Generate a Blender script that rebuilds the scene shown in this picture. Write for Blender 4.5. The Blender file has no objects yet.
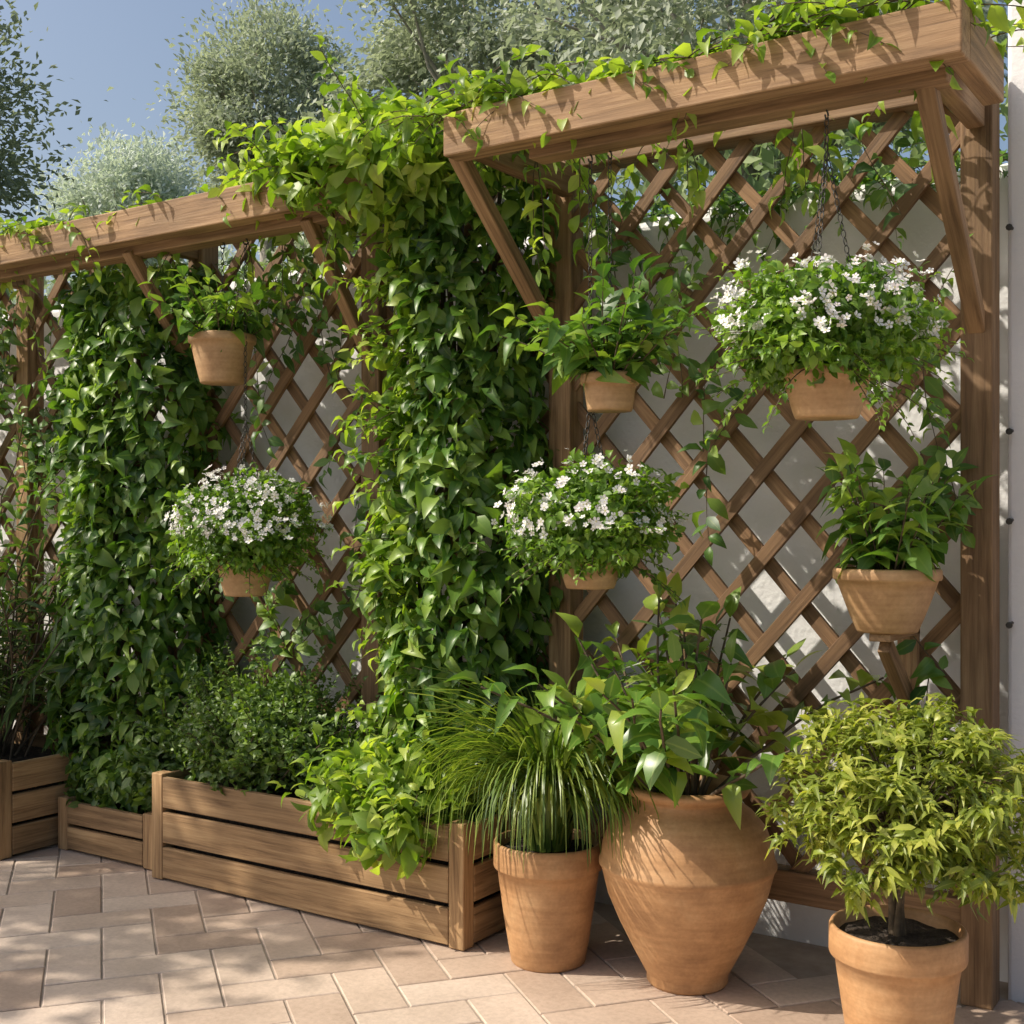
import bpy, math, random
import numpy as np
from mathutils import Vector, Matrix
random.seed(7)
rng = np.random.default_rng(11)
scene = bpy.context.scene
C = scene.collection
def nrm(a):
    return a/np.maximum(np.linalg.norm(a,axis=-1,keepdims=True),1e-9)
# ------------------------------------------------------------ materials
def newmat(name):
    m=bpy.data.materials.new(name); m.use_nodes=True
    nt=m.node_tree; nt.nodes.clear()
    o=nt.nodes.new('ShaderNodeOutputMaterial')
    return m,nt,o
def N(nt,t,**kw):
    n=nt.nodes.new(t)
    for k,v in kw.items():
        if k in n.inputs: n.inputs[k].default_value=v
        else: setattr(n,k,v)
    return n
def ramp(nt,stops):
    r=nt.nodes.new('ShaderNodeValToRGB'); e=r.color_ramp.elements
    while len(e)<len(stops): e.new(0.5)
    for i,(p,c) in enumerate(stops):
        e[i].position=p; e[i].color=(c[0],c[1],c[2],1)
    return r
def mixc(nt,a,b,fac,mode='MIX'):
    m=nt.nodes.new('ShaderNodeMix'); m.data_type='RGBA'; m.blend_type=mode
    L=nt.links
    for s,i in ((a,6),(b,7)):
        if isinstance(s,tuple): m.inputs[i].default_value=(s[0],s[1],s[2],1)
        else: L.new(s,m.inputs[i])
    if isinstance(fac,(int,float)): m.inputs[0].default_value=fac
    else: L.new(fac,m.inputs[0])
    return m.outputs[2]
def leafmat(name,dark,mid,light,vein=(.25,.35,.08),trans=.3,rough=.42,veinamt=.35):
    m,nt,o=newmat(name); L=nt.links
    a=N(nt,'ShaderNodeAttribute',attribute_name='rnd')
    r=ramp(nt,[(0.05,dark),(.5,mid),(.95,light)]); L.new(a.outputs['Fac'],r.inputs[0])
    col=r.outputs[0]
    if veinamt>0:
        md=N(nt,'ShaderNodeAttribute',attribute_name='mid')
        vr=ramp(nt,[(0.0,(veinamt,)*3),(.16,(0,0,0))]); L.new(md.outputs['Fac'],vr.inputs[0])
        col=mixc(nt,col,vein,vr.outputs[0])
        p=N(nt,'ShaderNodeBsdfPrincipled',Roughness=rough); p.inputs['Specular IOR Level'].default_value=.5; L.new(col,p.inputs['Base Color'])
        tm=(1.6,1.7,.5)
    else:
        p=N(nt,'ShaderNodeBsdfDiffuse'); L.new(col,p.inputs['Color']); tm=(1.1,1.2,.8)
    t=N(nt,'ShaderNodeBsdfTranslucent')
    tcol=mixc(nt,col,tm,1.0,'MULTIPLY'); L.new(tcol,t.inputs[0])
    mx=N(nt,'ShaderNodeMixShader'); mx.inputs[0].default_value=trans
    L.new(p.outputs[0],mx.inputs[1]); L.new(t.outputs[0],mx.inputs[2]); L.new(mx.outputs[0],o.inputs[0])
    return m
M_vine=leafmat('vine_leaf',(.035,.085,.018),(.095,.20,.034),(.27,.39,.07),trans=.35,rough=.38)
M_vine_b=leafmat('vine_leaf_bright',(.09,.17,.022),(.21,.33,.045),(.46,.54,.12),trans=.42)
M_spray=leafmat('broad_leaf',(.045,.115,.025),(.11,.22,.04),(.27,.38,.07),trans=.35)
M_big=leafmat('citrus_leaf',(.055,.13,.026),(.13,.25,.04),(.36,.42,.07),rough=.33,veinamt=.6)
M_gold=leafmat('golden_leaf',(.10,.14,.02),(.22,.28,.04),(.46,.47,.10),vein=(.5,.5,.18),trans=.32)
M_fine=leafmat('fine_leaf',(.045,.09,.022),(.10,.175,.04),(.20,.30,.065))
M_bask=leafmat('basket_leaf',(.065,.135,.022),(.14,.26,.036),(.27,.40,.06),trans=.38)
M_grass=leafmat('blade',(.05,.10,.018),(.11,.18,.03),(.26,.33,.07),rough=.35)
M_tree=leafmat('hazed_tree_leaf',(.31,.35,.28),(.43,.47,.39),(.55,.58,.49),trans=.3,veinamt=0)  # haze put into the colour: greens raised and greyed
M_tree2=leafmat('hazed_far_tree_leaf',(.50,.55,.54),(.60,.65,.62),(.68,.72,.69),trans=.3,veinamt=0)  # paler still, distance haze painted into the leaf colour
M_dark=leafmat('dark_tree_leaf',(.20,.24,.18),(.29,.33,.25),(.39,.43,.32),trans=.28,veinamt=0)
M_hedge=leafmat('hedge_leaf',(.14,.20,.10),(.24,.31,.16),(.38,.44,.24),trans=.32,veinamt=0)
M_narrow=leafmat('narrow_leaf',(.04,.08,.03),(.08,.14,.05),(.15,.22,.07))
def flowermat():
    m,nt,o=newmat('white_petal'); L=nt.links
    md=N(nt,'ShaderNodeAttribute',attribute_name='mid'); r=ramp(nt,[(0.1,(.6,.55,.12)),(.3,(.84,.83,.82))]); L.new(md.outputs['Fac'],r.inputs[0])
    a=N(nt,'ShaderNodeAttribute',attribute_name='rnd'); r2=ramp(nt,[(0,(1,.93,.96)),(.3,(1,1,1))]); L.new(a.outputs['Fac'],r2.inputs[0])
    c=mixc(nt,r.outputs[0],r2.outputs[0],1.0,'MULTIPLY')
    p=N(nt,'ShaderNodeBsdfDiffuse'); L.new(c,p.inputs['Color'])
    t=N(nt,'ShaderNodeBsdfTranslucent'); L.new(c,t.inputs[0])
    mx=N(nt,'ShaderNodeMixShader'); mx.inputs[0].default_value=.25
    L.new(p.outputs[0],mx.inputs[1]); L.new(t.outputs[0],mx.inputs[2]); L.new(mx.outputs[0],o.inputs[0])
    return m
M_flower=flowermat()
def woodmat(name,c1,c2,c3):
    m,nt,o=newmat(name); L=nt.links
    g=N(nt,'ShaderNodeAttribute',attribute_name='gco')
    mp=N(nt,'ShaderNodeMapping'); mp.inputs['Scale'].default_value=(1.4,34,34); L.new(g.outputs['Vector'],mp.inputs[0])
    n1=N(nt,'ShaderNodeTexNoise',Scale=1.6,Detail=8.0,Roughness=.7,Distortion=.5); L.new(mp.outputs[0],n1.inputs['Vector'])
    mp2=N(nt,'ShaderNodeMapping'); mp2.inputs['Scale'].default_value=(2.,5,5); L.new(g.outputs['Vector'],mp2.inputs[0])
    n2=N(nt,'ShaderNodeTexNoise',Scale=1.5,Detail=3.0); L.new(mp2.outputs[0],n2.inputs['Vector'])
    r=ramp(nt,[(.3,c1),(.5,c2),(.7,c3)]); L.new(n1.outputs['Fac'],r.inputs[0])
    r2=ramp(nt,[(.3,(.66,.64,.62)),(.7,(1.12,1.1,1.08))]); L.new(n2.outputs['Fac'],r2.inputs[0])
    c=mixc(nt,r.outputs[0],r2.outputs[0],1.,'MULTIPLY')
    a=N(nt,'ShaderNodeAttribute',attribute_name='rnd'); r3=ramp(nt,[(0,(.72,.71,.70)),(1,(1.12,1.11,1.1))]); L.new(a.outputs['Fac'],r3.inputs[0])
    c=mixc(nt,c,r3.outputs[0],1.,'MULTIPLY')
    p=N(nt,'ShaderNodeBsdfPrincipled',Roughness=.7); L.new(c,p.inputs['Base Color'])
    b=N(nt,'ShaderNodeBump',Strength=.7,Distance=.004); L.new(n1.outputs['Fac'],b.inputs['Height']); L.new(b.outputs[0],p.inputs['Normal'])
    L.new(p.outputs[0],o.inputs[0]); return m
M_wood=woodmat('weathered_wood',(.115,.062,.028),(.30,.18,.09),(.44,.29,.16))
M_wood2=woodmat('lattice_wood',(.10,.053,.025),(.245,.14,.068),(.36,.225,.12))
M_plank=woodmat('planter_wood',(.15,.082,.034),(.37,.23,.11),(.52,.35,.18))
def terracotta(name,c1,c2,c3):
    m,nt,o=newmat(name); L=nt.links
    tc=N(nt,'ShaderNodeTexCoord')
    n1=N(nt,'ShaderNodeTexNoise',Scale=6.,Detail=8.,Roughness=.65); L.new(tc.outputs['Object'],n1.inputs['Vector'])
    n2=N(nt,'ShaderNodeTexNoise',Scale=90.,Detail=4.); L.new(tc.outputs['Object'],n2.inputs['Vector'])
    mp=N(nt,'ShaderNodeMapping'); mp.inputs['Scale'].default_value=(4,4,45); L.new(tc.outputs['Object'],mp.inputs[0])
    n3=N(nt,'ShaderNodeTexNoise',Scale=1.5,Detail=4.); L.new(mp.outputs[0],n3.inputs['Vector'])
    r=ramp(nt,[(.25,c1),(.5,c2),(.8,c3)]); L.new(n1.outputs['Fac'],r.inputs[0])
    r2=ramp(nt,[(.35,(.92,.91,.90)),(.65,(1.04,1.04,1.04))]); L.new(n2.outputs['Fac'],r2.inputs[0])
    c=mixc(nt,r.outputs[0],r2.outputs[0],1.,'MULTIPLY')
    r3=ramp(nt,[(.35,(.88,.85,.82)),(.65,(1.05,1.05,1.05))]); L.new(n3.outputs['Fac'],r3.inputs[0])
    c=mixc(nt,c,r3.outputs[0],1.,'MULTIPLY')
    p=N(nt,'ShaderNodeBsdfPrincipled',Roughness=.62); L.new(c,p.inputs['Base Color'])
    b=N(nt,'ShaderNodeBump',Strength=.18,Distance=.003); 
    ad=N(nt,'ShaderNodeMath',operation='ADD'); L.new(n2.outputs['Fac'],ad.inputs[0]); L.new(n3.outputs['Fac'],ad.inputs[1]); L.new(ad.outputs[0],b.inputs['Height'])
    L.new(b.outputs[0],p.inputs['Normal']); L.new(p.outputs[0],o.inputs[0]); return m
M_terra=terracotta('terracotta',(.28,.145,.062),(.46,.255,.115),(.57,.365,.19))
M_terra2=terracotta('pale_clay',(.27,.15,.07),(.43,.26,.13),(.54,.37,.21))
def noisemat(name,stops,scale,bump,dist,rough=.9,detail=8.,fine=60.,finebump=None):
    m,nt,o=newmat(name); L=nt.links
    tc=N(nt,'ShaderNodeTexCoord')
    n1=N(nt,'ShaderNodeTexNoise',Scale=scale,Detail=detail,Roughness=.6); L.new(tc.outputs['Object'],n1.inputs['Vector'])
    n2=N(nt,'ShaderNodeTexNoise',Scale=fine,Detail=6.); L.new(tc.outputs['Object'],n2.inputs['Vector'])
    r=ramp(nt,stops); L.new(n1.outputs['Fac'],r.inputs[0])
    p=N(nt,'ShaderNodeBsdfPrincipled',Roughness=rough); L.new(r.outputs[0],p.inputs['Base Color'])
    b=N(nt,'ShaderNodeBump',Strength=bump,Distance=dist); L.new(n2.outputs['Fac'],b.inputs['Height']); L.new(b.outputs[0],p.inputs['Normal'])
    L.new(p.outputs[0],o.inputs[0]); return m
M_stucco=noisemat('stucco',[(.25,(.71,.70,.69)),(.45,(.83,.83,.83)),(.75,(.87,.87,.87))],1.6,.6,.006,fine=45.)
M_stucco2=noisemat('house_stucco',[(.3,(.68,.67,.68)),(.6,(.75,.74,.75)),(.8,(.78,.78,.78))],2.2,.5,.004,fine=70.)
M_soil=noisemat('soil',[(.3,(.02,.014,.01)),(.7,(.06,.042,.03))],30.,1.,.02,fine=70.)
M_earth=noisemat('earth_and_grass',[(.3,(.04,.06,.02)),(.55,(.07,.10,.03)),(.8,(.12,.11,.06))],1.2,.6,.05,fine=20.)
M_grout=noisemat('grout',[(.3,(.31,.25,.20)),(.7,(.42,.35,.29))],14.,.6,.003,fine=120.)
M_bark=noisemat('bark',[(.3,(.05,.035,.02)),(.7,(.15,.11,.07))],18.,.9,.01,fine=40.)
M_bark2=noisemat('pale_bark',[(.3,(.24,.22,.19)),(.7,(.38,.35,.31))],18.,.9,.01,fine=40.)  # bark lightened for the background trees, haze put into the colour
M_metal=noisemat('dark_iron',[(.3,(.02,.019,.018)),(.7,(.05,.045,.04))],40.,.3,.001,rough=.5)
def pavermat():
    m,nt,o=newmat('clay_paver'); L=nt.links
    a=N(nt,'ShaderNodeAttribute',attribute_name='rnd')
    tc=N(nt,'ShaderNodeTexCoord')
    n1=N(nt,'ShaderNodeTexNoise',Scale=2.2,Detail=6.,Roughness=.6); L.new(tc.outputs['Object'],n1.inputs['Vector'])
    n2=N(nt,'ShaderNodeTexNoise',Scale=55.,Detail=7.,Roughness=.7); L.new(tc.outputs['Object'],n2.inputs['Vector'])
    r=ramp(nt,[(0,(.45,.335,.26)),(.5,(.57,.445,.355)),(1,(.65,.535,.445))]); L.new(a.outputs['Fac'],r.inputs[0])
    r2=ramp(nt,[(.3,(.74,.72,.70)),(.7,(1.08,1.08,1.08))]); L.new(n1.outputs['Fac'],r2.inputs[0])
    r3=ramp(nt,[(.3,(.82,.81,.80)),(.6,(1.04,1.04,1.04))]); L.new(n2.outputs['Fac'],r3.inputs[0])
    c=mixc(nt,r.outputs[0],r2.outputs[0],1.,'MULTIPLY'); c=mixc(nt,c,r3.outputs[0],1.,'MULTIPLY')
    p=N(nt,'ShaderNodeBsdfPrincipled',Roughness=.55); L.new(c,p.inputs['Base Color'])
    b=N(nt,'ShaderNodeBump',Strength=.4,Distance=.003); L.new(n2.outputs['Fac'],b.inputs['Height']); L.new(b.outputs[0],p.inputs['Normal'])
    L.new(p.outputs[0],o.inputs[0]); return m
M_paver=pavermat()
# ------------------------------------------------------------ mesh helpers
def set_parent(ob,parent):
    if parent is not None:
        ob.parent=parent
        ob.matrix_parent_inverse=Matrix.Translation(-Vector(parent.location))
def empty(name,loc=(0,0,0)):
    e=bpy.data.objects.new(name,None); e.location=loc; e.empty_display_size=.1; C.objects.link(e); return e
def build(name,V,faces,mat,parent=None,attrs=None,smooth=True,bevel=0):
    V=np.asarray(V,dtype=np.float32)
    me=bpy.data.meshes.new(name)
    me.vertices.add(len(V)); me.vertices.foreach_set('co',V.ravel())
    li=[];tot=[]
    for f in faces:
        f=np.asarray(f,dtype=np.int32)
        if len(f)==0: continue
        li.append(f.ravel()); tot.append(np.full(len(f),f.shape[1],dtype=np.int32))
    li=np.concatenate(li);tot=np.concatenate(tot)
    me.loops.add(len(li)); me.loops.foreach_set('vertex_index',li)
    me.polygons.add(len(tot)); st=np.concatenate([[0],np.cumsum(tot)[:-1]]).astype(np.int32)
    me.polygons.foreach_set('loop_start',st); me.polygons.foreach_set('loop_total',tot)
    me.polygons.foreach_set('use_smooth',np.full(len(tot),smooth,dtype=bool))
    me.update(calc_edges=True)
    for k,v in (attrs or {}).items():
        v=np.asarray(v,dtype=np.float32)
        if v.ndim==2:
            a=me.attributes.new(k,'FLOAT_VECTOR','POINT'); a.data.foreach_set('vector',v.ravel())
        else:
            a=me.attributes.new(k,'FLOAT','POINT'); a.data.foreach_set('value',v)
    me.validate()
    me.materials.append(mat)
    ob=bpy.data.objects.new(name,me); C.objects.link(ob)
    if bevel:
        b=ob.modifiers.new('bevel','BEVEL'); b.width=bevel; b.segments=2; b.limit_method='ANGLE'
    set_parent(ob,parent); return ob
class Acc:
    def __init__(s): s.V=[];s.G=[];s.R=[];s.F={3:[],4:[]};s.n=0
    def add(s,V,faces,G=None,r=None):
        V=np.asarray(V,float); r=random.random() if r is None else r
        s.V.append(V); s.G.append(V if G is None else np.asarray(G,float)); s.R.append(np.full(len(V),r))
        for f in faces: s.F[len(f)].append([i+s.n for i in f])
        s.n+=len(V)
    def box(s,c,size,axis=(1,0,0),nor=(0,0,1),r=None):
        ax=nrm(np.array(axis,float)); nn=np.array(nor,float); nn=nrm(nn-ax*np.dot(nn,ax)); sd=np.cross(nn,ax)
        L,W,T=[q/2 for q in size]
        loc=np.array([[x,y,z] for x in(-L,L) for y in(-W,W) for z in(-T,T)])
        V=np.array(c,float)+loc[:,:1]*ax+loc[:,1:2]*sd+loc[:,2:]*nn
        F=[(0,1,3,2),(4,6,7,5),(0,4,5,1),(2,3,7,6),(0,2,6,4),(1,5,7,3)]
        s.add(V,F,loc+np.array([random.uniform(0,40) for _ in range(3)]),r)
    def beam(s,p,q,W,T,nor=(0,0,1),r=None):
        p=np.array(p,float);q=np.array(q,float)
        s.box((p+q)/2,(np.linalg.norm(q-p),W,T),q-p,nor,r)
    def tube(s,pts,rad,seg=6,cap=True,r=None):
        pts=np.array(pts,float); n=len(pts)
        rad=np.full(n,rad) if np.isscalar(rad) else np.array(rad)
        T=nrm(np.gradient(pts,axis=0)); up=np.array([0.13,.31,.94]); A=nrm(np.cross(T,up)); B=np.cross(A,T)
        an=np.linspace(0,2*math.pi,seg,endpoint=False)
        V=(pts[:,None]+rad[:,None,None]*(np.cos(an)[None,:,None]*A[:,None]+np.sin(an)[None,:,None]*B[:,None])).reshape(-1,3)
        F=[(i*seg+j,i*seg+(j+1)%seg,(i+1)*seg+(j+1)%seg,(i+1)*seg+j) for i in range(n-1) for j in range(seg)]
        s.add(V,F,r=r)
    def lathe(s,prof,c,seg=48,wob=0.0):
        an=np.linspace(0,2*math.pi,seg,endpoint=False); V=[]
        for k,(R,z) in enumerate(prof):
            w=1+wob*np.sin(an*2+z*7)+wob*.6*np.sin(an*3+z*17)
            V.append(np.stack([c[0]+R*w*np.cos(an),c[1]+R*w*np.sin(an),np.full(seg,c[2]+z)],1))
        n=len(prof)
        F=[(i*seg+j,i*seg+(j+1)%seg,(i+1)*seg+(j+1)%seg,(i+1)*seg+j) for i in range(n-1) for j in range(seg)]
        s.add(np.concatenate(V),F)
    def obj(s,name,mat,parent=None,smooth=False,bevel=0):
        return build(name,np.concatenate(s.V),[s.F[3],s.F[4]],mat,parent,{'gco':np.concatenate(s.G),'rnd':np.concatenate(s.R)},smooth,bevel)
# ------------------------------------------------------------ leaves
def leaf_tmpl(w=.3,fold=.08,curl=.18,prof=((.08,.25),(.3,.95),(.58,.9),(.82,.45))):
    v=[(0,0,0)];m=[0.]
    for s_,ww in prof:
        zc=.12*math.sin(s_*3.1)-curl*s_*s_
        v+=[(-w*ww,s_,zc+fold*ww),(0,s_,zc),(w*ww,s_,zc+fold*ww)]; m+=[1,0,1]
    v.append((0,1,-curl)); m.append(.0)
    t=[(0,2,1),(0,3,2)];q=[]
    n=len(prof)
    for i in range(n-1):
        a=1+3*i;b=a+3
        q+=[(a,a+1,b+1,b),(a+1,a+2,b+2,b+1)]
    a=1+3*(n-1);e=len(v)-1
    t+=[(a,a+1,e),(a+1,a+2,e)]
    return np.array(v),np.array(t),np.array(q),np.array(m)
T_ov=leaf_tmpl(w=.27,prof=((.09,.35),(.32,.95),(.6,.85),(.84,.4))); T_lance=leaf_tmpl(w=.17,fold=.05,curl=.3,prof=((.25,.85),(.6,.8))); T_broad=leaf_tmpl(w=.27,fold=.07,curl=.28); T_nar=leaf_tmpl(w=.07,fold=.02,curl=.3,prof=((.3,1.),(.65,.7)))
T_small=leaf_tmpl(w=.3,fold=.1,curl=.15,prof=((.25,.8),(.6,.85)))
T_simple=(np.array([(0,0,0),(-.26,.5,.06),(0,1,-.1),(.26,.5,.06)]),np.array([(0,2,1),(0,3,2)]),np.zeros((0,4),int),np.array([0,1,0,1.]))
def fl_tmpl():
    v=[(0,0,0)];m=[0.];t=[]; q=[]
    for k in range(5):
        a=2*math.pi*k/5
        for r_,da,z in((.75,-.5,.12),(1.,-.15,.2),(1.,.15,.2),(.75,.5,.12)):
            v.append((r_*math.cos(a+da),r_*math.sin(a+da),z)); m.append(1)
        b=1+4*k; q.append((0,b,b+1,b+2)); t.append((0,b+2,b+3))
    return np.array(v),np.array(t),np.array(q),np.array(m)
T_fl=fl_tmpl()
class Bag:
    def __init__(s): s.d=[[],[],[],[],[]]
    def add(s,P,D,Nn,S,R=None):
        P=np.atleast_2d(np.asarray(P,float)); n=len(P)
        D=np.atleast_2d(D);Nn=np.atleast_2d(Nn); S=np.broadcast_to(np.asarray(S,float),(n,))
        R=rng.random(n) if R is None else np.broadcast_to(R,(n,))
        for l,x in zip(s.d,(P,D,Nn,S,R)): l.append(x)
    def obj(s,name,tm,mat,parent=None):
        P,D,Nn,S,R=[np.concatenate(x) for x in s.d]
        tv,tt,tq,tm_=tm
        R=np.clip(R*.75+.125+.17*(np.sin(P[:,0]*9+P[:,2]*5)*np.sin(P[:,2]*8-P[:,1]*6)+.6*np.sin(P[:,0]*23)*np.sin(P[:,2]*19+P[:,1]*15)),0,1)
        D=nrm(D+1e-5); X=np.cross(D,Nn+rng.normal(0,.02,Nn.shape)); X=nrm(X); Nn=np.cross(X,D)
        n=len(P);k=len(tv)
        wv=(rng.random(n)*.45+.75)[:,None,None]; cz=(rng.random(n)*2.2+.1)[:,None,None]
        V=P[:,None]+S[:,None,None]*(tv[None,:,0:1]*wv*X[:,None]+tv[None,:,1:2]*D[:,None]+tv[None,:,2:3]*cz*Nn[:,None])
        off=(np.arange(n)*k)[:,None,None]
        F=[(tt[None]+off).reshape(-1,3) if len(tt) else [], (tq[None]+off).reshape(-1,4) if len(tq) else []]
        return build(name,V.reshape(-1,3),F,mat,parent,{'rnd':np.repeat(R,k),'mid':np.tile(tm_,n)},True)
def path(p,d,L,n,droop=0.,wander=.2):
    p=np.array(p,float);d=nrm(np.array(d,float)); pts=[p.copy()];st=L/n
    for i in range(n):
        d=nrm(d+rng.normal(0,wander,3)*st*6+np.array([0,0,-droop*st])); p=p+d*st; pts.append(p.copy())
    return np.array(pts)
def strand(bag,st,pts,size,gap,rad=.0022,up=(0,0,1),face=None,start=0.,rbias=None,tipdown=.2):
    if st is not None: st.tube(pts,np.linspace(rad,rad*.45,len(pts)),5)
    seg=np.linalg.norm(np.diff(pts,axis=0),axis=1); cum=np.concatenate([[0],np.cumsum(seg)]); L=cum[-1]
    s=L*start;k=0
    while s<L:
        i=min(np.searchsorted(cum,s,side='right')-1,len(seg)-1); f=(s-cum[i])/seg[i]; p=pts[i]*(1-f)+pts[i+1]*f
        T=nrm(pts[i+1]-pts[i]); sd=nrm(np.cross(T,np.array(up)+rng.normal(0,.35,3))); sg=1 if k%2 else -1
        D=T*.45+sd*sg*.9+rng.normal(0,.25,3)+np.array([0,0,-tipdown])
        nn=np.array(up,float)+rng.normal(0,.35,3)+(np.array(face) if face is not None else 0)
        sz=size*(rng.random()*.6+.55)*(1-.35*(s/L)**3)
        bag.add(p,D,nn,sz,None if rbias is None else np.clip(rng.random()*.6+rbias,0,1))
        s+=gap*(.6+.8*rng.random());k+=1
    bag.add(pts[-1],T+rng.normal(0,.15,3),np.array(up,float)+rng.normal(0,.3,3),size*.7)
def spray(bag,st,base,n,L,size,gap,cone=.9,droop=1.5,up=.9,spread=.04,start=.2,rad=.003,wander=.12):
    for i in range(n):
        a=2*math.pi*(i+rng.random()*.8)/n; e=cone*math.sqrt(rng.random())
        d=(math.sin(e)*math.cos(a),math.sin(e)*math.sin(a),math.cos(e)*up)
        b=np.array(base)+np.array([math.cos(a),math.sin(a),0])*spread*rng.random()
        l=L*(.65+.45*rng.random())
        strand(bag,st,path(b,d,l,9,droop,wander),size,gap,rad,start=start)
def dome(bag,c,r,n,size,inner=.55,lump=.14,ph=0.,low=-1.,drop=.25,tang=.8):
    v=nrm(rng.normal(size=(int(n*1.6),3))); v=v[v[:,2]>low][:n]; m=len(v)
    l=1+lump*np.sin(v[:,0]*5+ph)*np.cos(v[:,1]*6+ph*2)+lump*np.sin(v[:,2]*7+v[:,0]*4+ph)
    rr=(inner+(1-inner)*rng.random(m)**.5)*l+rng.normal(0,.03,m)
    P=np.array(c)+v*rr[:,None]*np.array(r)
    D=v*.6+rng.normal(0,tang*.7,(m,3))+np.array([0,0,-drop]); Nn=v+rng.normal(0,.45,(m,3))+np.array([0,0,.3])
    bag.add(P,D,Nn,size*(.6+.7*rng.random(m)))
def lumps(z,u,ph):
    return .5*np.sin(z*5.1+ph)+.35*np.sin(z*11.3+u*3+ph*2)+.3*np.sin(u*5+z*3.+ph)+.25*np.sin(u*9-z*17+ph)
def column(bag,cx,cy,a,b,z0,z1,n,size,ph,flare=0.,lean=0.,alt=None):
    z=z0+(z1-z0)*rng.random(n); phi=(rng.random(n)-.5)*math.radians(215)
    lr=1+.19*lumps(z,phi,ph)
    f=(z-z0)/(z1-z0)
    w=1+flare*(1-f)**2
    r=(.60+.42*rng.random(n)**.6)*lr*w
    P=np.stack([cx+lean*(f-.5)+a*np.sin(phi)*r,cy-b*np.cos(phi)*r,z],1)
    O=np.stack([np.sin(phi)*b,-np.cos(phi)*a,0*z],1); O=nrm(O)
    D=np.array([0,0,-.55])+O*.55+rng.normal(0,.55,(n,3)); Nn=O+np.array([0,0,.65])+rng.normal(0,.48,(n,3))
    S=size*(.45+.8*rng.random(n))
    if alt is not None:
        # paler leaf variety on the left flank, sunlight put into the leaf colour
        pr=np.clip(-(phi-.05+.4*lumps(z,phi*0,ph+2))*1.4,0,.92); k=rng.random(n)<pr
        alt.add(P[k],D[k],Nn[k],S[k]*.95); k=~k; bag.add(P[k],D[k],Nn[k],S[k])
    else: bag.add(P,D,Nn,S)
# ------------------------------------------------------------ ground, paving
g=20
xs=np.linspace(-150,150,g); V=np.array([[x,y,-.03] for y in xs for x in xs]); F=[(j*g+i,j*g+i+1,(j+1)*g+i+1,(j+1)*g+i) for j in range(g-1) for i in range(g-1)]
build('ground',V,[F],M_earth,smooth=False)
pat=empty('patio_paving',(-3,1,0))
build('mortar_bed',np.array([[-11,-5,-.005],[3,-5,-.005],[3,3.97,-.005],[-11,3.97,-.005]]),[[(0,1,2,3)]],M_grout,pat,smooth=False)
def pavers():
    w=.168; gr=.0032; ca,sa=math.cos(math.radians(52)),math.sin(math.radians(52))
    Vs=[];Rs=[];F=[];n=0
    for x in range(-68,56):
        for y in range(-56,68):
            k=(x-y)%4
            if k==0: cx,cy,hx,hy=x+1,y+.5,1,.5
            elif k==3: cx,cy,hx,hy=x+.5,y+1,.5,1
            else: continue
            X=(cx*ca-cy*sa)*w-3; Y=(cx*sa+cy*ca)*w+1.5
            if not(-9.6<X<2.2 and -2.5<Y<3.97-.18): continue
            dz=random.uniform(-.0010,.0010); tx=random.uniform(-.003,.003); ty=random.uniform(-.003,.003)
            vv=[]
            for ins,z in((gr,-.02),(gr,-.0025),(gr+.003,0)):
                for sx,sy in((-1,-1),(1,-1),(1,1),(-1,1)):
                    lx=sx*(hx*w-ins); ly=sy*(hy*w-ins)
                    vv.append((X+lx*ca-ly*sa,Y+lx*sa+ly*ca,z+dz+tx*lx+ty*ly))
            Vs+=vv; Rs+=[random.random()]*12
            for l in(0,4):
                for i in range(4): F.append((n+l+i,n+l+(i+1)%4,n+l+4+(i+1)%4,n+l+4+i))
            F.append((n+8,n+9,n+10,n+11)); n+=12
    build('pavers',Vs,[F],M_paver,pat,{'rnd':Rs},smooth=False)
pavers()
# ------------------------------------------------------------ walls
def grid_wall(name,x0,x1,y0,y1,z1,mat,parent,roundtop=.03):
    nx=60; V=[];F=[]
    prof=[(y0,-.05),(y0,z1-roundtop),(y0+roundtop*.35,z1-roundtop*.3),(y0+roundtop,z1),(y1-roundtop,z1),(y1-roundtop*.35,z1-roundtop*.3),(y1,z1-roundtop),(y1,-.05)]
    k=len(prof)
    for i in range(nx+1):
        x=x0+(x1-x0)*i/nx; w=.006*math.sin(x*3.1)+.004*math.sin(x*7.7)
        for (y,z) in prof: V.append((x,y+w*.4*(1 if z>0 else 0),z+(w if z>.5 else 0)))
    for i in range(nx):
        for j in range(k-1): F.append((i*k+j,(i+1)*k+j,(i+1)*k+j+1,i*k+j+1))
    A=Acc(); A.add(V,F)
    for i in(0,nx):
        b=i*k; A.add([V[b+q] for q in range(k)],[(0,1,6,7),(1,2,5,6),(2,3,4,5)])
    return A.obj(name,mat,parent,smooth=False)
gw=grid_wall('garden_wall',-14,-.785,3.95,4.15,2.50,M_stucco,None,.05)
hw=empty('house_wall',(0,3.8,0))
A=Acc(); A.box((1.62,3.95,1.75),(4.8,.3,3.6),r=.5); A.obj('wall_body',M_stucco2,hw,bevel=.012)
A=Acc()
for z in (2.25,1.66,1.40,1.10):
    A.tube([(-.766,3.81,z),(-.766,3.775,z),(-.766,3.76,z-.004)],[.005,.005,.010],8)
    A.tube([(-.766,3.758,z-.004),(-.766,3.757,z-.004)],[.010,.0005],8)
A.obj('wall_hooks',M_metal,hw)
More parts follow.
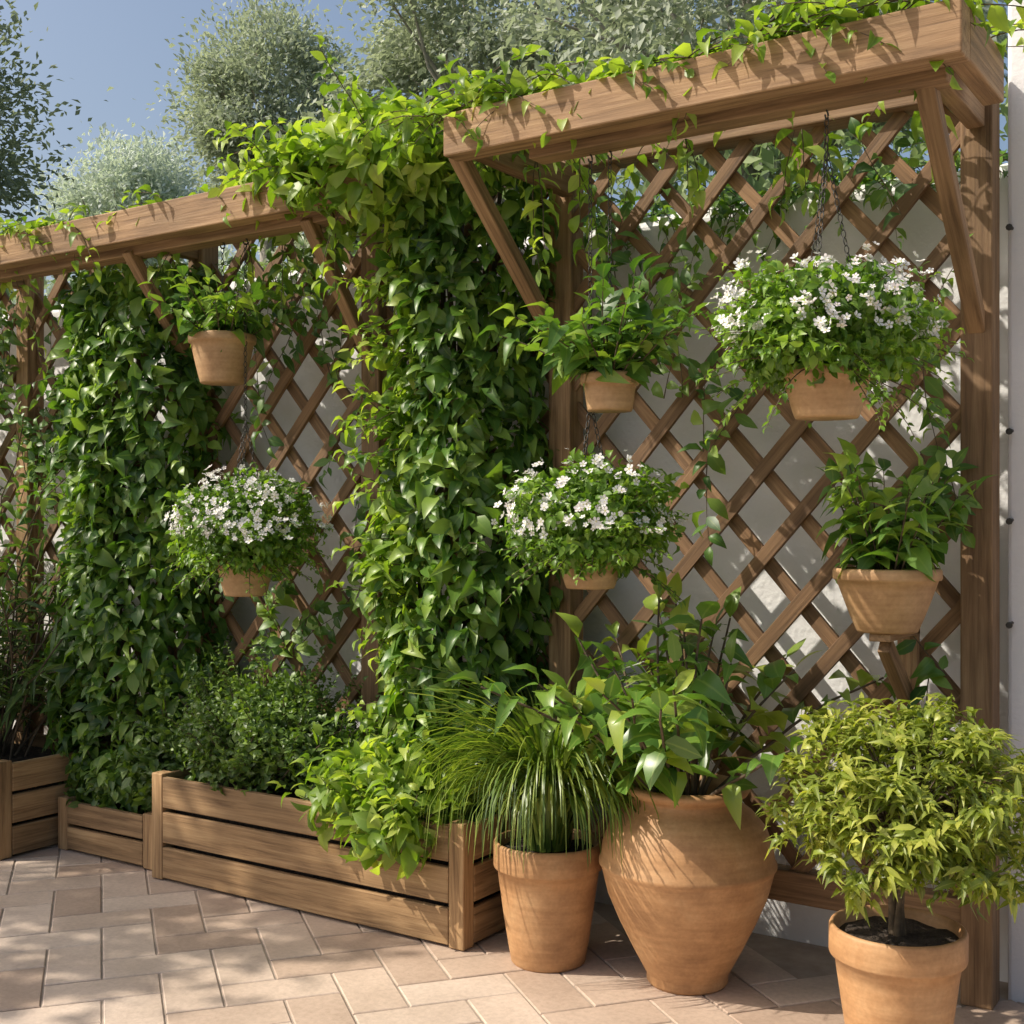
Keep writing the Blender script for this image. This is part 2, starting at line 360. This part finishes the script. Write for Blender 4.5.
# ------------------------------------------------------------ pergola trellis
tr=empty('wooden_pergola_trellis',(-2.2,3.7,0))
A=Acc(); B=Acc()
TY=3.73
posts=[-.84,-2.24,-3.1,-4.08,-5.3,-6.6]
for x in posts: A.box((x,TY,1.31),(2.62,.09,.095),axis=(0,0,1),nor=(0,1,0))
A.beam((-2.3,TY,2.665),(-.79,TY,2.665),.11,.088)
A.beam((-7.2,TY,2.663),(-2.305,TY,2.663),.11,.088)
A.beam((-2.235,3.04,2.567),(-.716,3.04,2.567),.085,.13,r=.9)
A.beam((-1.99,3.135,2.536),(-.775,3.135,2.536),.08,.115,r=.6)
A.beam((-7.2,3.28,2.575),(-2.74,3.28,2.575),.08,.13,r=.8)
A.beam((-7.2,3.375,2.54),(-2.86,3.375,2.54),.085,.12,r=.4)
A.beam((-.745,3.084,2.575),(-.745,3.46,2.575),.055,.128,r=.7)
for x in (-.84,-2.2,-2.95,-4.08,-5.3,-6.6):
    y0=3.085 if x>-2.5 else 3.42
    if x>-1: y0=3.177
    A.beam((x,y0,2.573),(x,TY-.05,2.573),.05,.1)
A.beam((-.84,TY-.03,1.95),(-.84,3.10,2.545),.046,.05,nor=(1,0,0),r=.6)
A.beam((-2.235,TY-.03,1.98),(-2.235,3.07,2.53),.046,.05,nor=(1,0,0),r=.6)
A.beam((-3.1,TY-.03,2.02),(-3.1,3.33,2.50),.046,.05,nor=(1,0,0),r=.6)
A.beam((-4.08,TY-.03,2.02),(-4.08,3.33,2.50),.046,.05,nor=(1,0,0),r=.6)
def lattice(x0,x1,z0,z1):
    sp=.245
    for sgn,yy in((1,TY-.012),(-1,TY+.012)):
        for k in range(-70,70):
            c=k*sp+(.07 if sgn>0 else .11)
            xa,za=c+sgn*z0*.88,z0; xb,zb=c+sgn*z1*.88,z1
            t0,t1=0.,1.; dx=xb-xa
            for lim,s in((x0,1),(x1,-1)):
                num=(lim-xa)
                if s*dx>0: t0=max(t0,num/dx)
                else: t1=min(t1,num/dx)
            if t1-t0<.03: continue
            p=(xa+(xb-xa)*t0,yy+random.uniform(-.0015,.0015),za+(zb-za)*t0); q=(xa+(xb-xa)*t1,p[1],za+(zb-za)*t1)
            B.beam(p,q,.046,.018,nor=(0,1,0))
for i in range(len(posts)-1):
    x1=posts[i]-.03; x0=posts[i+1]+.03
    lattice(x0,x1,.28,2.62)
    A.beam((x0-.01,TY,.25),(x1+.01,TY,.25),.07,.1)
A.obj('posts_and_beams',M_wood,tr,bevel=.005)
B.obj('lattice',M_wood2,tr,bevel=.002)
# ------------------------------------------------------------ planter boxes
def planter(name,x0,x1,y0,y1,h,slats,gap):
    e=empty(name,((x0+x1)/2,(y0+y1)/2,0)); A=Acc()
    for x in(x0+.03,x1-.03):
        for y in(y0+.03,y1-.03): A.box((x,y,h/2+.004),(h,.06,.06),axis=(0,0,1),nor=(0,1,0),r=.8)
    sh=(h-.02-gap*(slats-1))/slats
    for i in range(slats):
        z=.012+sh/2+i*(sh+gap)
        A.beam((x0+.062,y0+.012,z),(x1-.062,y0+.012,z),.024,sh)
        A.beam((x0+.062,y1-.012,z),(x1-.062,y1-.012,z),.024,sh)
        A.beam((x0+.012,y0+.062,z),(x0+.012,y1-.062,z),.024,sh)
        A.beam((x1-.012,y0+.062,z),(x1-.012,y1-.062,z),.024,sh)
    A.obj('slatted_box',M_plank,e,bevel=.004)
    S=Acc(); S.box(((x0+x1)/2,(y0+y1)/2,(h-.06)/2+.01),(x1-x0-.13,y1-y0-.13,h-.07),r=.5); S.obj('soil',M_soil,e)
    return e
planter('wooden_planter_box',-3.83,-2.33,3.235,3.665,.41,3,.018)
planter('wooden_planter_box',-4.50,-3.90,3.30,3.67,.22,2,.014)
planter('wooden_planter_box',-6.1,-4.54,3.05,3.62,.40,3,.014)
# ------------------------------------------------------------ climbing vines
def vine_obj(name,loc): return empty(name,loc)
def woody(s,cx,cy,n,z0,z1,w):
    for i in range(n):
        x=cx+random.uniform(-w,w); ph=random.uniform(0,6); zz=np.linspace(z0,z1,22)
        s.tube(np.stack([x+.05*np.sin(zz*2.3+ph)+.02*np.sin(zz*7+ph),cy+.03*np.sin(zz*3+ph*2),zz],1),np.linspace(.018,.008,22),7)
v1=vine_obj('climbing_vine',(-2.58,3.6,.4)); b=Bag(); s=Acc(); bb=Bag()
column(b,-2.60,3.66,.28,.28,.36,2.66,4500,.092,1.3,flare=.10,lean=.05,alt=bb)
for i in range(16):
    x=-2.62+random.uniform(-.2,.25); z=random.uniform(.8,2.5)
    strand(b,s,path((x,3.48+random.uniform(-.1,.1),z),(random.choice([-1,1])*.6,-.35,random.uniform(-.3,.5)),random.uniform(.12,.2),7,2.,.25),.082,.032)
for i in range(70):
    z=random.uniform(.45,2.5); x=-2.83+random.uniform(-.07,.12)
    strand(bb,s,path((x,3.44+random.uniform(-.05,.1),z),(random.uniform(-.8,.3),-.6,random.uniform(-.6,.5)),random.uniform(.1,.2),7,2.,.25),.076,.03)
woody(s,-2.6,3.62,9,.3,2.6,.22)
b.obj('leaves',T_ov,M_vine,v1); bb.obj('sunlit_pale_leaves',T_ov,M_vine_b,v1); s.obj('stems',M_bark,v1,True)  # bright leaves carry painted sunlight on the column's left side
v2=vine_obj('climbing_vine',(-4.4,3.6,.2)); b=Bag(); s=Acc()
column(b,-4.38,3.67,.36,.26,.22,2.50,4600,.094,4.1,flare=.25)
for i in range(24):
    x=-4.38+random.uniform(-.35,.35); z=random.uniform(.6,2.4)
    strand(b,s,path((x,3.5+random.uniform(-.1,.15),z),(random.choice([-1,1])*.9,-.35,random.uniform(-.3,.5)),random.uniform(.15,.25),7,2.,.25),.082,.034)
woody(s,-4.38,3.64,8,.15,2.5,.28)
b.obj('leaves',T_ov,M_vine,v2); s.obj('stems',M_bark,v2,True)
v3=vine_obj('beam_vine',(-3,3.3,2.6)); b=Bag(); s=Acc()
dome(b,(-2.80,3.38,2.66),(.38,.26,.17),1200,.082,ph=1.)
dome(b,(-3.15,3.40,2.66),(.34,.2,.11),460,.082,ph=2.)
for i in range(130):
    x=random.uniform(-6.6,-2.5); y=random.uniform(3.22,3.6)
    strand(b,s,path((x,y,2.65),(random.choice([-1,1])*1.,random.uniform(-.5,.4),random.uniform(.0,.6)),random.uniform(.2,.42),9,3.2,.3),.08,.032)
for i in range(26):
    x=random.uniform(-3.3,-2.3); y=random.uniform(3.1,3.6)
    strand(b,s,path((x,y,2.72),(random.uniform(-1,1.),random.uniform(-.8,.4),random.uniform(.2,.8)),random.uniform(.2,.35),9,3.,.3),.08,.032)
for i in range(50):
    x=-2.5+1.0*random.random()**1.5; y=random.uniform(3.05,3.6)
    strand(b,s,path((x,y,2.66),(random.choice([-1,1,1])*1.,random.uniform(-.4,.4),random.uniform(.0,.5)),random.uniform(.2,.38),9,3.,.3),.08,.034)
for i in range(64):
    x=-2.32+1.5*random.random()**1.35; y=random.uniform(3.0,3.12)
    strand(b,s,path((x,y,2.64),(random.choice([-1,1,1])*1.,random.uniform(-.35,.25),random.uniform(.1,1.1)),random.uniform(.18,.36),9,4.,.3),.076,.03)
for i in range(36):
    x=random.uniform(-1.6,-.74); y=random.uniform(3.0,3.55)
    strand(b,s,path((x,y,2.66),(random.choice([-1,1])*1.,random.uniform(-.4,.4),random.uniform(.1,.6)),random.uniform(.2,.34),9,3.,.3),.078,.034)
for x,y,l in [(-1.95,3.25,.3),(-2.05,3.25,.35),(-1.6,3.3,.18),(-1.25,3.4,.22),(-1.2,3.5,.18),(-.95,3.45,.15),(-3.4,3.5,.35),(-3.3,3.45,.35),(-3.6,3.55,.3),(-2.9,3.3,.3),(-3.9,3.4,.25),(-5.,3.4,.5),(-5.2,3.4,.6),(-5.5,3.4,.5)]:
    for q in range(2):
        strand(b,s,path((x+random.uniform(-.05,.05),y,2.52),(random.uniform(-.5,.5),random.uniform(-.3,.3),-.6),l,9,3.,.3),.08,.034)
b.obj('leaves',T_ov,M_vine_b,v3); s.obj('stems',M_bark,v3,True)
v4=vine_obj('lattice_vine',(-2,3.7,1)); b=Bag(); s=Acc()
def climb(x,z,L,dx=0,n=3,sz=.09):
    for i in range(n):
        strand(b,s,path((x+random.uniform(-.05,.05),3.66,z),(dx+random.uniform(-.5,.5),-.12,random.choice([1,1,-1])*.8),L*random.uniform(.6,1.1),10,.8,.25),sz,.034,up=(0,-1,.5))
for x,z,L,dx,n in [(-2.02,2.2,.35,.3,3),(-1.93,1.95,.4,.3,4),(-1.78,1.8,.35,.2,3),(-1.70,1.62,.3,.1,3),
    (-.98,1.9,.3,0,2),(-.95,1.6,.25,0,2),(-1.0,2.3,.25,0,1),(-.95,.95,.35,-.1,2),
    (-3.5,2.2,.4,.1,4),(-3.35,2.3,.35,.2,4),(-3.25,1.95,.35,.1,3),(-3.7,1.9,.3,.1,2),(-3.16,1.5,.3,-.1,2),(-3.16,1.1,.3,-.1,2),(-3.62,1.0,.35,.1,4),(-3.5,.85,.4,.1,4),(-3.8,1.3,.3,.1,2),
    (-5.0,1.9,.5,0,6),(-5.2,1.6,.5,0,6),(-5.4,2.1,.5,0,6),(-5.6,1.7,.6,0,6),(-4.95,1.4,.5,0,6),(-3.15,1.8,.3,.0,2)]:
    climb(x,z,L,dx,n)
b.obj('leaves',T_ov,M_spray,v4); s.obj('stems',M_bark,v4,True)
# creeper spilling over the top of the garden wall
v5=vine_obj('wall_creeper',(-1.5,4.0,2.5)); b=Bag(); s=Acc()
for i in range(80):
    x=random.uniform(-2.3,-.82) if i<56 else random.uniform(-5.8,-2.9)
    strand(b,s,path((x,4.02,2.51),(random.uniform(-1,1),-.55,random.uniform(-.1,.5)),random.uniform(.16,.42),9,5.,.3),.065,.03)
b.obj('leaves',T_ov,M_spray,v5); s.obj('stems',M_bark,v5,True)
# ------------------------------------------------------------ planter plants
def bush(name,c,size,tm,mat,nst,parts,low=-.8):
    e=empty(name,(c[0],c[1],.36)); b=Bag(); s=Acc()
    base=np.array([c[0],c[1],.34])
    for (cc,rr,nn) in parts:
        dome(b,cc,rr,nn,size,inner=.35,lump=.18,ph=rng.random()*6,low=low,drop=-.1)
        for i in range(nst):
            v=nrm(rng.normal(size=3)); v[2]=abs(v[2]); q=np.array(cc)+v*np.array(rr)*1.02
            pts=[base+rng.normal(0,.02,3)*[1,1,0],(base*.5+q*.5)+rng.normal(0,.03,3),q,q+(v+[0,0,.5])*.05]
            s.tube(pts,[.006,.004,.002,.001],5)
            strand(b,None,np.array([q,q+(v+[0,0,.4])*.06,q+(v+[0,0,.5])*.11]),size,size*.4)
    b.obj('leaves',tm,mat,e); s.obj('stems',M_bark,e,True); return e
bush('boxwood_shrub',(-3.45,3.45),.034,T_small,M_fine,40,[((-3.35,3.42,.58),(.26,.2,.21),3200),((-3.62,3.46,.55),(.22,.18,.18),2200),((-3.12,3.45,.52),(.2,.16,.15),1300),((-3.48,3.38,.48),(.28,.16,.12),1400)])
bush('leafy_shrub',(-2.68,3.38),.085,T_ov,M_vine_b,14,[((-2.68,3.36,.46),(.24,.2,.14),620),((-2.60,3.22,.38),(.15,.11,.12),240),((-2.85,3.3,.42),(.14,.14,.11),220)])
bush('low_shrub',(-4.1,3.5),.05,T_small,M_fine,16,[((-3.98,3.46,.40),(.2,.15,.2),1200),((-4.3,3.45,.28),(.24,.14,.14),700)])
e=empty('narrow_leaf_shrub',(-5.0,3.3,.4)); b=Bag(); s=Acc()
for bx in(-4.9,-5.05,-5.25,-5.6): spray(b,s,(bx,3.3,.35),16,.9,.2,.03,cone=.5,droop=1.4,spread=.12,start=.25,rad=.006)
b.obj('leaves',T_nar,M_narrow,e); s.obj('stems',M_bark,e,True)
e=empty('bamboo_shrub',(-5.2,3.35,.4)); b=Bag(); s=Acc()
for bx in(-5.05,-5.2,-5.4,-5.8): spray(b,s,(bx,3.4,.35),12,1.75,.12,.035,cone=.28,droop=.5,spread=.12,start=.45,rad=.006)
b.obj('leaves',T_lance,M_spray,e); s.obj('stems',M_bark,e,True)
# ------------------------------------------------------------ pots
def pot_prof(rt,rb,h,rim=.05,lip=.012,wall=.012):
    p=[(0.001,.004),(rb*.96,.0),(rb,.006)]
    for k in range(1,6):
        f=k/5; p.append((rb+(rt-lip-rb)*f**.92,.006+(h-rim-.006)*f))
    p+=[(rt-.002,h-rim+.002),(rt,h-rim+.008),(rt,h-.008),(rt-.003,h-.002),(rt-.008,h),(rt-wall,h-.001),(rt-wall-.004,h-.01),(rt-wall-.012,h-.04),(rt-wall-.02,h-.09)]
    return p
def make_pot(c,rt,rb,h,mat,parent,rim=.05,soild=.03,name='pot',lip=.012):
    A=Acc(); A.lathe(pot_prof(rt,rb,h,rim,lip),c,56,.004); A.obj(name,mat,parent,True)
    S=Acc(); an=28; V=[(c[0],c[1],c[2]+h-soild+.01)];F=[]
    for k,f in enumerate((.35,.7,1.)):
        for j in range(an):
            a=2*math.pi*j/an; R=(rt-.02)*f; V.append((c[0]+R*math.cos(a),c[1]+R*math.sin(a),c[2]+h-soild+random.uniform(-.006,.006)))
    for j in range(an): F.append((0,1+j,1+(j+1)%an))
    for k in range(2):
        for j in range(an): F.append((1+k*an+j,1+(k+1)*an+j,1+(k+1)*an+(j+1)%an,1+k*an+(j+1)%an))
    S.add(V,F); S.obj('soil',M_soil,parent,True)
def chain(A,p,q,ll=.026,r=.0018,w=.0065):
    p=np.array(p,float);q=np.array(q,float); L=np.linalg.norm(q-p); n=max(2,int(L/(ll*.78))); T=(q-p)/L
    a=nrm(np.cross(T,[.3,.9,.12]));b_=np.cross(T,a)
    for i in range(n):
        c=p+(q-p)*(i+.5)/n; s1,s2=(a,b_) if i%2 else (b_,a)
        V=[];seg=8;ts=4
        for j in range(seg):
            t=2*math.pi*j/seg; cc=c+T*math.cos(t)*(ll/2-r)+s1*math.sin(t)*w; o=nrm(T*math.cos(t)+s1*math.sin(t))
            for k in range(ts):
                u=2*math.pi*k/ts; V.append(cc+o*math.cos(u)*r+s2*math.sin(u)*r)
        A.add(V,[(j*ts+k,((j+1)%seg)*ts+k,((j+1)%seg)*ts+(k+1)%ts,j*ts+(k+1)%ts) for j in range(seg) for k in range(ts)])
def hanger(A,c,rt,ztop_rim,zjoin,zbeam,big=True):
    J=(c[0],c[1],zjoin)
    for k in range(3):
        a=2*math.pi*k/3+.5; A_p=(c[0]+rt*.98*math.cos(a),c[1]+rt*.98*math.sin(a),ztop_rim-.005)
        if big: chain(A,A_p,J)
        else: A.tube([A_p,J],.0022,6)
    chain(A,J,(c[0],c[1],zbeam-.02))
    A.tube([(c[0],c[1]+.012*math.sin(t),zbeam-.012+.012*math.cos(t)) for t in np.linspace(0,4.5,10)],.0028,6)
def flower_basket(name,c,rt,rb,h,rx,ztop,zjoin,zbeam,n=2600,nf=110):
    e=empty(name,(c[0],c[1],c[2])); make_pot(c,rt,rb,h,M_terra2,e,rim=.028,lip=.008)
    A=Acc(); hanger(A,c,rt,c[2]+h,zjoin,zbeam); A.obj('chain',M_metal,e,True)
    zc=c[2]+h+.01; rz=ztop-zc
    b=Bag(); s=Acc()
    dome(b,(c[0],c[1],zc+.42*rz),(rx*.9,rx*.9,rz*.55),n,.034,inner=.45,lump=.15,ph=rng.random()*6,drop=.1)
    dome(b,(c[0],c[1],zc+.1*rz),(rx*.82,rx*.82,rz*.28),n//3,.034,inner=.5,lump=.12,ph=rng.random()*6,drop=.6)
    f=Bag()
    def cluster(P,v):
        m=rng.integers(2,8); PP=P+rng.normal(0,.012,(m,3)); nn=v+rng.normal(0,.5,(m,3))+[0,-.1,.3]
        f.add(PP,nrm(np.cross(nn,rng.normal(size=(m,3)))),nn,rng.uniform(.008,.015,m))
    for i in range(100):
        a=rng.random()*6.28; d=(math.cos(a),math.sin(a),random.uniform(-.1,2.))
        pp=path((c[0],c[1],zc),d,rx*random.uniform(.95,1.32),8,2.6,.2)
        strand(b,s,pp,.034,.014,start=.5)
        if pp[-1][2]>zc+.2*rz and i%3==0: cluster(pp[-1],nrm(pp[-1]-np.array(c)))
    b.obj('leaves',T_small,M_bask,e); s.obj('stems',M_bark,e,True)
    for i in range(nf):
        v=nrm(rng.normal(size=3)); v[2]=abs(v[2])*1.1-.3; v=nrm(v)
        P=np.array([c[0],c[1],zc+.42*rz])+v*np.array([rx,rx,rz*.62])*rng.uniform(.86,1.08)*(1+.1*math.sin(v[0]*7+c[0]))
        cluster(P,v)
    f.obj('flowers',T_fl,M_flower,e)
    return e
flower_basket('hanging_flower_basket',(-1.09,3.135,1.665),.118,.083,.13,.285,2.07,2.36,2.47,3600,135)
flower_basket('hanging_flower_basket',(-1.80,3.135,1.20),.098,.072,.095,.245,1.565,1.75,2.47,2700,66)
flower_basket('hanging_flower_basket',(-3.46,3.375,1.11),.115,.08,.14,.275,1.57,1.78,2.48,2800,150)
def leafy_pot(name,c,rt,rb,h,zjoin,zbeam,L,n=22,size=.1,hang=True,tm=T_broad,mat=M_spray,cone=.85,droop=1.3):
    e=empty(name,(c[0],c[1],c[2])); make_pot(c,rt,rb,h,M_terra2,e,rim=.035,lip=.01)
    if hang:
        A=Acc(); hanger(A,c,rt,c[2]+h,zjoin,zbeam,False); A.obj('chain',M_metal,e,True)
    b=Bag(); s=Acc(); spray(b,s,(c[0],c[1],c[2]+h-.02),n,L,size,.028,cone=cone,droop=droop,spread=rt*.7,start=.1,rad=.003)
    b.obj('leaves',tm,mat,e); s.obj('stems',M_bark,e,True); return e
leafy_pot('hanging_leafy_plant',(-1.735,3.135,1.715),.085,.066,.11,2.1,2.47,.31,32,.105)
leafy_pot('hanging_leafy_plant',(-3.585,3.375,1.93),.13,.085,.19,2.3,2.48,.27,26,.10)
e=leafy_pot('bracket_pot_plant',(-1.035,3.48,1.085),.148,.085,.18,0,0,.34,26,.11,hang=False,tm=T_broad,cone=.6,droop=1.)
A=Acc(); 
A.box((-1.035,3.56,1.073),(.3,.06,.022),axis=(0,1,0),nor=(0,0,1)); 
A.beam((-1.035,3.69,.86),(-1.035,3.46,1.05),.05,.035,nor=(1,0,0)); A.box((-1.035,3.694,.95),(.26,.06,.025),axis=(0,0,1),nor=(0,1,0))
A.obj('wooden_bracket',M_wood,e,bevel=.003)
# grass pot
gp=empty('potted_ornamental_grass',(-2.066,3.33,0)); make_pot((-2.066,3.33,0),.175,.118,.385,M_terra,gp,rim=.085,lip=.012)
def blades(name,c,n,Lm,w,parent,mat):
    k=10; a=rng.random(n)*2*math.pi; th0=np.radians(rng.uniform(78,97,n)); L=Lm*rng.uniform(.6,1.08,n); kap=rng.uniform(1.2,4.0,n)
    s_=np.linspace(0,1,k); V=np.zeros((n,k,2,3))
    x=np.zeros(n);z=np.zeros(n); r0=.07*np.sqrt(rng.random(n))
    for i in range(k):
        th=np.maximum(th0-kap*s_[i]**1.9,-1.45)
        if i>0: x=x+np.cos(th)*L/(k-1); z=z+np.sin(th)*L/(k-1)
        ww=w*(1-s_[i]**2.2)*.5+.0004
        for sd in(0,1):
            q=(sd*2-1)*ww
            V[:,i,sd,0]=c[0]+(r0+x)*np.cos(a)-np.sin(a)*q; V[:,i,sd,1]=c[1]+(r0+x)*np.sin(a)+np.cos(a)*q; V[:,i,sd,2]=c[2]+z+sd*.003
    base=(np.arange(n)*k*2)[:,None]; F=[]
    for i in range(k-1): F.append(base+np.array([2*i,2*i+1,2*i+3,2*i+2])[None])
    build(name,V.reshape(-1,3),[np.concatenate(F)],mat,parent,{'rnd':np.repeat(rng.random(n),2*k),'mid':np.ones(n*2*k)},True)
blades('grass_blades',(-2.066,3.33,.36),1000,.68,.010,gp,M_grass)
# big urn
ur=empty('terracotta_urn_with_shrub',(-1.62,3.41,0)); 
prof=[(.001,.004),(.115,0),(.122,.01),(.122,.03),(.128,.04),(.165,.11),(.205,.19),(.24,.27),(.26,.345),(.262,.352),(.268,.36),(.268,.37),(.262,.378),(.258,.42),(.238,.475),(.2,.52),(.172,.54),(.160,.552),(.162,.562),(.182,.575),(.190,.588),(.186,.598),(.170,.602),(.15,.595),(.145,.57),(.15,.5)]
A=Acc(); A.lathe(prof,(-1.62,3.41,0),72,.004); A.obj('urn',M_terra,ur,True)
A=Acc(); A.lathe([(.001,.54),(.08,.545),(.15,.54)],(-1.62,3.41,0),24); A.obj('soil',M_soil,ur,True)
b=Bag(); s=Acc()
for i in range(28):
    a=2*math.pi*i/28*2+random.uniform(-.2,.2); e_=random.uniform(.1,.8)
    d=(math.sin(e_)*math.cos(a),math.sin(e_)*math.sin(a)-.05,math.cos(e_))
    strand(b,s,path((-1.62+.04*math.cos(a),3.37+.04*math.sin(a),.52),d,random.uniform(.45,.72),9,.6,.12),.15,.034,rad=.007,start=.36,tipdown=.2)
b.obj('leaves',T_broad,M_big,ur); s.obj('stems',M_bark,ur,True)
# golden shrub
gs=empty('potted_golden_shrub',(-.925,3.20,0)); make_pot((-.925,3.20,0),.172,.118,.355,M_terra,gs,rim=.08,lip=.014)
b=Bag(); s=Acc(); cc=np.array([-.905,3.22,.67]); rr=np.array([.335,.32,.265])
for k in range(4): s.tube(path((-.925+.012*math.cos(k*1.6),3.2+.012*math.sin(k*1.6),.32),(random.uniform(-.15,.15),random.uniform(-.15,.15),1),.26,8,0,.12),np.linspace(.012,.007,9),7)
for i in range(500):
    v=nrm(rng.normal(size=3)); 
    r_=(.35+.65*rng.random()**.5)*(1+.12*math.sin(v[0]*6)*math.cos(v[2]*7+1))
    if v[2]<-.75: continue
    q=cc+v*rr*r_
    if i%2: s.tube(np.array([cc*[1,1,0]+[-.01,-.01,.5],(cc*.5+q*.5)-[0,0,.03],q]),[.005,.003,.0015],4)
    m=rng.integers(11,17); a=rng.random(m)*6.283; 
    o=np.stack([np.cos(a),np.sin(a),0*a],1)
    D=o*1.+v*.5+np.array([0,0,.0])+rng.normal(0,.35,(m,3)); Nn=np.array([0,0,1.])+o*.3+v*.4+rng.normal(0,.3,(m,3))
    b.add(q+rng.normal(0,.014,(m,3)),D,Nn,rng.uniform(.03,.06,m))
b.obj('leaves',T_lance,M_gold,gs); s.obj('stems',M_bark,gs,True)
# ------------------------------------------------------------ trees
def tree(name,base,c,r,ncl,nl,size,mat,clr=.3,ph=0,trunk=.18,tm=T_simple,gravity=0.,bark=None):
    e=empty(name,base); s=Acc(); b=Bag(); base=np.array(base,float); c=np.array(c,float); r=np.array(r,float)
    fork=base*.0+np.array([c[0],c[1],c[2]-r[2]*.75]); fork[:2]=fork[:2]*.6+base[:2]*.4
    s.tube([base,(base+fork)/2+[.08,.05,0],fork],[trunk,trunk*.8,trunk*.65],9)
    for i in range(ncl):
        v=nrm(rng.normal(size=3)); v[2]=v[2]*.9+.1
        q=c+v*r*(.3+.7*rng.random()**.45)
        if i<40:
            m=(fork*.45+q*.55)+rng.normal(0,.08,3)*r; s.tube([fork,m,q],[trunk*.25,trunk*.12,.01],6)
        n=int(nl/ncl*rng.uniform(.5,1.5)); cr=clr*rng.uniform(.6,1.3)
        P=q+rng.normal(0,1,(n,3))*np.array([cr,cr,cr*.62])
        D=rng.normal(0,.7,(n,3))+v+[0,0,-gravity]; b.add(P,D,v*.5+[0,0,.8]+rng.normal(0,.5,(n,3)),size*rng.uniform(.6,1.3,n),np.clip(rng.normal(.5,.22,n)+.15*v[2],0,1))
    b.obj('crown',tm,mat,e); s.obj('trunk',bark or M_bark2,e,True); return e
tree('oak_tree',(-13.2,7.4,0),(-13.1,7.4,5.3),(1.45,1.3,2.3),80,26000,.10,M_dark,.28)
tree('olive_tree',(-13.0,13,0),(-12.8,13.0,7.1),(1.05,1.0,1.6),70,24000,.095,M_tree,.25)
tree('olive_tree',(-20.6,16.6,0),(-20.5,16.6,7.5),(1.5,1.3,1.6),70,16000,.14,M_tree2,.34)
tree('ash_tree',(-8.0,11.6,0),(-7.7,11.6,6.7),(2.2,1.8,1.8),110,34000,.095,M_tree,.26,gravity=.3)
tree('ash_tree',(-4.2,10.,0),(-4.2,10.,5.7),(2.2,1.8,1.7),80,20000,.11,M_tree,.3,gravity=.3)
tree('olive_tree',(-10.6,12.6,0),(-10.6,12.6,5.4),(1.4,1.2,1.1),60,12000,.12,M_tree,.28)
tl=empty('distant_tree_row',(-22,22,0)); b=Bag(); s=Acc()
for i in range(80):
    f=rng.random(); x=-36+40*f; y=16+14*(1-f)*.6+rng.random()*7; dd=math.hypot(x,y); h=dd*rng.uniform(.18,.27)
    n=380; v=nrm(rng.normal(size=(n,3))); P=np.array([x,y,h-1.6])+v*np.array([1.9,1.9,2.])*(rng.random((n,1))**.4)*(1+.15*np.sin(v[:,:1]*8+i))
    b.add(P,rng.normal(0,1,(n,3))+v,v+[0,0,.6]+rng.normal(0,.4,(n,3)),rng.uniform(.22,.40,n))
    s.tube([(x,y,0),(x+.1,y,h*.5),(x,y,h-2)],[.2,.15,.1],6)
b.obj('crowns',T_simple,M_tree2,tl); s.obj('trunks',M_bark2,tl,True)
hg=Bag()
for i in range(60):
    x=-12+12.5*i/60; n=620; v=nrm(rng.normal(size=(n,3))); hi=.28 if x>-4.5 else 0.
    P=np.array([x,5.3+rng.random()*.5,1.75+hi+rng.random()*.2])+v*np.array([.5,.45,1.25])*(rng.random((n,1))**.35)
    hg.add(P,rng.normal(0,1,(n,3))+v,v+[0,0,.6]+rng.normal(0,.4,(n,3)),rng.uniform(.06,.12,n))
hg.obj('hedge',T_simple,M_hedge)
tree('shade_tree',(-8.6,-.4,0),(-7.85,-.05,4.5),(1.35,1.5,.65),26,2700,.13,M_tree,.17,trunk=.14,tm=T_small)
# ------------------------------------------------------------ light, world, camera
el=math.radians(44); hx,hy=-.80,-.60; hn=math.hypot(hx,hy)
to_sun=Vector((hx/hn*math.cos(el),hy/hn*math.cos(el),math.sin(el)))
sd=bpy.data.lights.new('sun','SUN'); sd.energy=5.0; sd.angle=math.radians(.5); sd.color=(1,.915,.78)
so=bpy.data.objects.new('sun',sd); C.objects.link(so); so.rotation_euler=to_sun.to_track_quat('Z','Y').to_euler(); so.location=(-6,-3,8)
w=bpy.data.worlds.new('World'); scene.world=w; w.use_nodes=True; nt=w.node_tree
bg=nt.nodes['Background']; sk=nt.nodes.new('ShaderNodeTexSky'); sk.sky_type='NISHITA'; sk.sun_disc=False; sk.sun_elevation=el; sk.sun_rotation=math.atan2(hx,hy)
sk.dust_density=4.5; sk.air_density=1.1; sk.ozone_density=1.0
nt.links.new(sk.outputs[0],bg.inputs[0]); bg.inputs[1].default_value=.15
scene.view_settings.view_transform='Standard'; scene.view_settings.look='None'; scene.view_settings.exposure=0
cd=bpy.data.cameras.new('camera'); cd.lens=43.3; cd.sensor_width=36; cd.shift_y=.0078; cd.clip_end=500; cd.clip_start=.05
co=bpy.data.objects.new('camera',cd); C.objects.link(co); co.location=(0,0,1.4); co.rotation_euler=(math.radians(90),0,math.radians(33.5)); scene.camera=co
